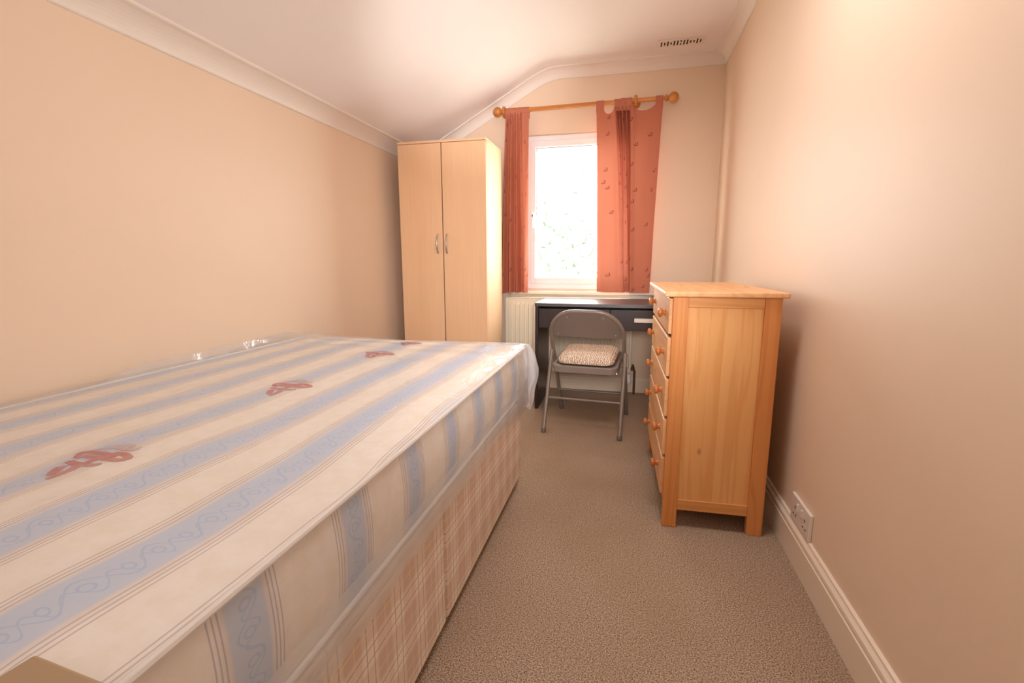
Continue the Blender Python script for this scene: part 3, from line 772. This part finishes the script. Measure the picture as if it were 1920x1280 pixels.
def lerp_path(P, u):
    u = max(0, min(1, u))*(len(P)-1); i = min(int(u), len(P)-2); t = u-i
    p0, p1, p2, p3 = P[max(i-1, 0)], P[i], P[i+1], P[min(i+2, len(P)-1)]
    return tuple(.5*((2*b)+(c-a)*t+(2*a-5*b+4*c-d)*t*t+(3*b-a-3*c+d)*t**3) for a, b, c, d in zip(p0, p1, p2, p3))
def curtain(name, label, top, bot, zt_of, zb, width, tabs, nu=110, nv=44):
    x_c = sum(p[0] for p in top)/len(top)
    root = empty(name, (x_c, PY, zb)); tag(root, label, 'curtain', None); O = root.location
    bm = bmesh.new(); uvl = bm.loops.layers.uv.new('UVMap'); V = []; UVs = {}
    for i in range(nu+1):
        u = i/nu; a = lerp_path(top, u); b = lerp_path(bot, u); zt = zt_of(a[0], u); col = []
        for j in range(nv+1):
            v = j/nv; z = zt+(zb-zt)*v; s = v**.8
            x = a[0]+(b[0]-a[0])*s; y = a[1]+(b[1]-a[1])*s
            y += .006*noise.noise(Vector((u*9, v*3, len(name))))*math.sin(math.pi*min(1, v*1.5)/1.0 if v < .66 else math.pi/2)
            x += .004*noise.noise(Vector((u*5, v*4, 9)))*v
            vv = bm.verts.new((x-O.x, PY+y-O.y, z-O.z)); UVs[vv] = (u*width, z); col.append(vv)
        V.append(col)
    for i in range(nu):
        for j in range(nv):
            f = bm.faces.new((V[i][j], V[i][j+1], V[i+1][j+1], V[i+1][j]))
            for l in f.loops: l[uvl].uv = UVs[l.vert]
    me = bpy.data.meshes.new('cloth'); bm.normal_update(); bm.to_mesh(me); bm.free()
    cl = put('cloth', me, M['curtain'], root, True)
    for xa, xb, zlow, yo in tabs:
        # a looped tab: front strip, over the pole, back strip
        bm = bmesh.new(); uvl = bm.loops.layers.uv.new('UVMap'); R = PR+.004+yo
        prof = [(-R*.75, zlow)]+[(-R*math.cos(a), PZ+((xa+xb)*.5+.37)*.0078+R*math.sin(a)) for a in [math.pi*k/12 for k in range(13)]]+[(R*.75, zlow)]
        cols = []
        for k in range(5):
            x = xa+(xb-xa)*k/4; cols.append([bm.verts.new((x-O.x, PY+p-O.y, z-O.z)) for p, z in prof])
        for a, b in zip(cols, cols[1:]):
            for q in range(len(prof)-1): bm.faces.new((a[q], b[q], b[q+1], a[q+1]))
        from_bm('tab', bm, M['curtain'], root, True)
    # bottom hem band, doubled cloth
    return root
# right curtain
rt_top = [(-.265, -.018), (-.235, -.022), (-.20, -.020), (-.165, -.026), (-.135, -.034), (-.124, .012), (-.112, -.026), (-.100, .018), (-.084, -.034), (-.074, .018), (-.058, -.030), (-.046, .022), (-.024, -.034), (.015, -.020), (.06, -.016), (.11, -.018), (.152, -.018), (.192, -.016)]
rt_bot = [(-.228, .010), (-.19, -.020), (-.14, -.036), (-.09, -.036), (-.06, -.038), (-.030, -.022), (-.026, .018), (-.040, .048), (-.022, .058), (.0, .056), (.012, .046), (.010, .008), (.014, -.034), (.045, -.030), (.08, -.026), (.11, -.020), (.135, -.018), (.156, -.010)]
def rt_zt(x, u):
    base = 2.085
    if -.213 < x < -.140: c = (x+.1765)/.0365; return base-.030+.032*abs(c)**3-.0
    if -.018 < x < .142: c = (x-.062)/.080; return base-.022+.036*abs(c)**2.5
    return base+.012
curtain('curtain', 'right-hand terracotta tab-top curtain with scalloped heading', rt_top, rt_bot, rt_zt, .790, .62,
        [(-.266, -.213, 2.07, 0), (-.140, -.100, 2.07, .001), (-.098, -.062, 2.07, .004), (-.060, -.018, 2.07, .0015), (.142, .191, 2.07, 0)])
lf_top = [(-.935, -.004), (-.925, -.034), (-.905, -.006), (-.890, -.036), (-.868, -.008), (-.852, -.036), (-.828, -.010), (-.808, -.032), (-.785, -.024), (-.757, -.018)]
lf_bot = [(-.985, .014), (-.965, -.034), (-.935, .020), (-.905, -.040), (-.872, .022), (-.845, -.042), (-.822, .026), (-.806, .010), (-.790, -.036), (-.764, -.004)]
curtain('curtain', 'left-hand gathered terracotta curtain beside the wardrobe', lf_top, lf_bot, lambda x, u: 2.10, .778, .62,
        [(-.937, -.902, 2.07, .001), (-.899, -.865, 2.07, .003), (-.862, -.822, 2.07, .0015), (-.819, -.758, 2.07, 0)])

# ---------------------------------------------------------------- ceiling vent and wall socket
vt = empty('ceiling_vent', (.275, 3.522, ZC)); tag(vt, 'white slotted air vent in the ceiling near the back corner', 'vent')
box('vent_plate', (-.145, .145, -.052, .052, -.006, 0), M['cove'], vt, .002)
for i in range(13):
    x = -.120+i*.020
    L_ = (.066, .040, .066, .030, .066, .066, .026, .066, .066, .040, .030, .066, .040)[i]
    if L_ < .03:
        for yy in (-.022, .022): box('slot', (x-.0042, x+.0042, yy-.012, yy+.012, -.0068, -.004), M['slot'], vt, 0)
    else: box('slot', (x-.0042, x+.0042, -L_/2, L_/2, -.0068, -.004), M['slot'], vt, 0)
so = empty('wall_socket', (XR, 1.664, .184)); tag(so, 'white double power socket low on the right wall', 'socket')
box('face_plate', (-.011, 0, -.086, .086, -.046, .046), M['socket'], so, .003)
for s in (-1, 1):
    box('rocker_switch', (-.0155, -.010, s*.020-.006, s*.020+.006, .004, .030), M['socket'], so, .002)
    for dy, dz, hw, hh in ((s*.046, .006, .002, .005), (s*.046-.011, -.020, .0045, .002), (s*.046+.011, -.020, .0045, .002)):
        box('pin_hole', (-.0118, -.0105, dy-hw, dy+hw, dz-hh, dz+hh), M['dark'], so, 0)
    lathe_obj('screw', [(0, .003), (.001, .0028)], (-.011, s*.030, -.010), (-1, 0, 0), M['rivet'], so, 10)
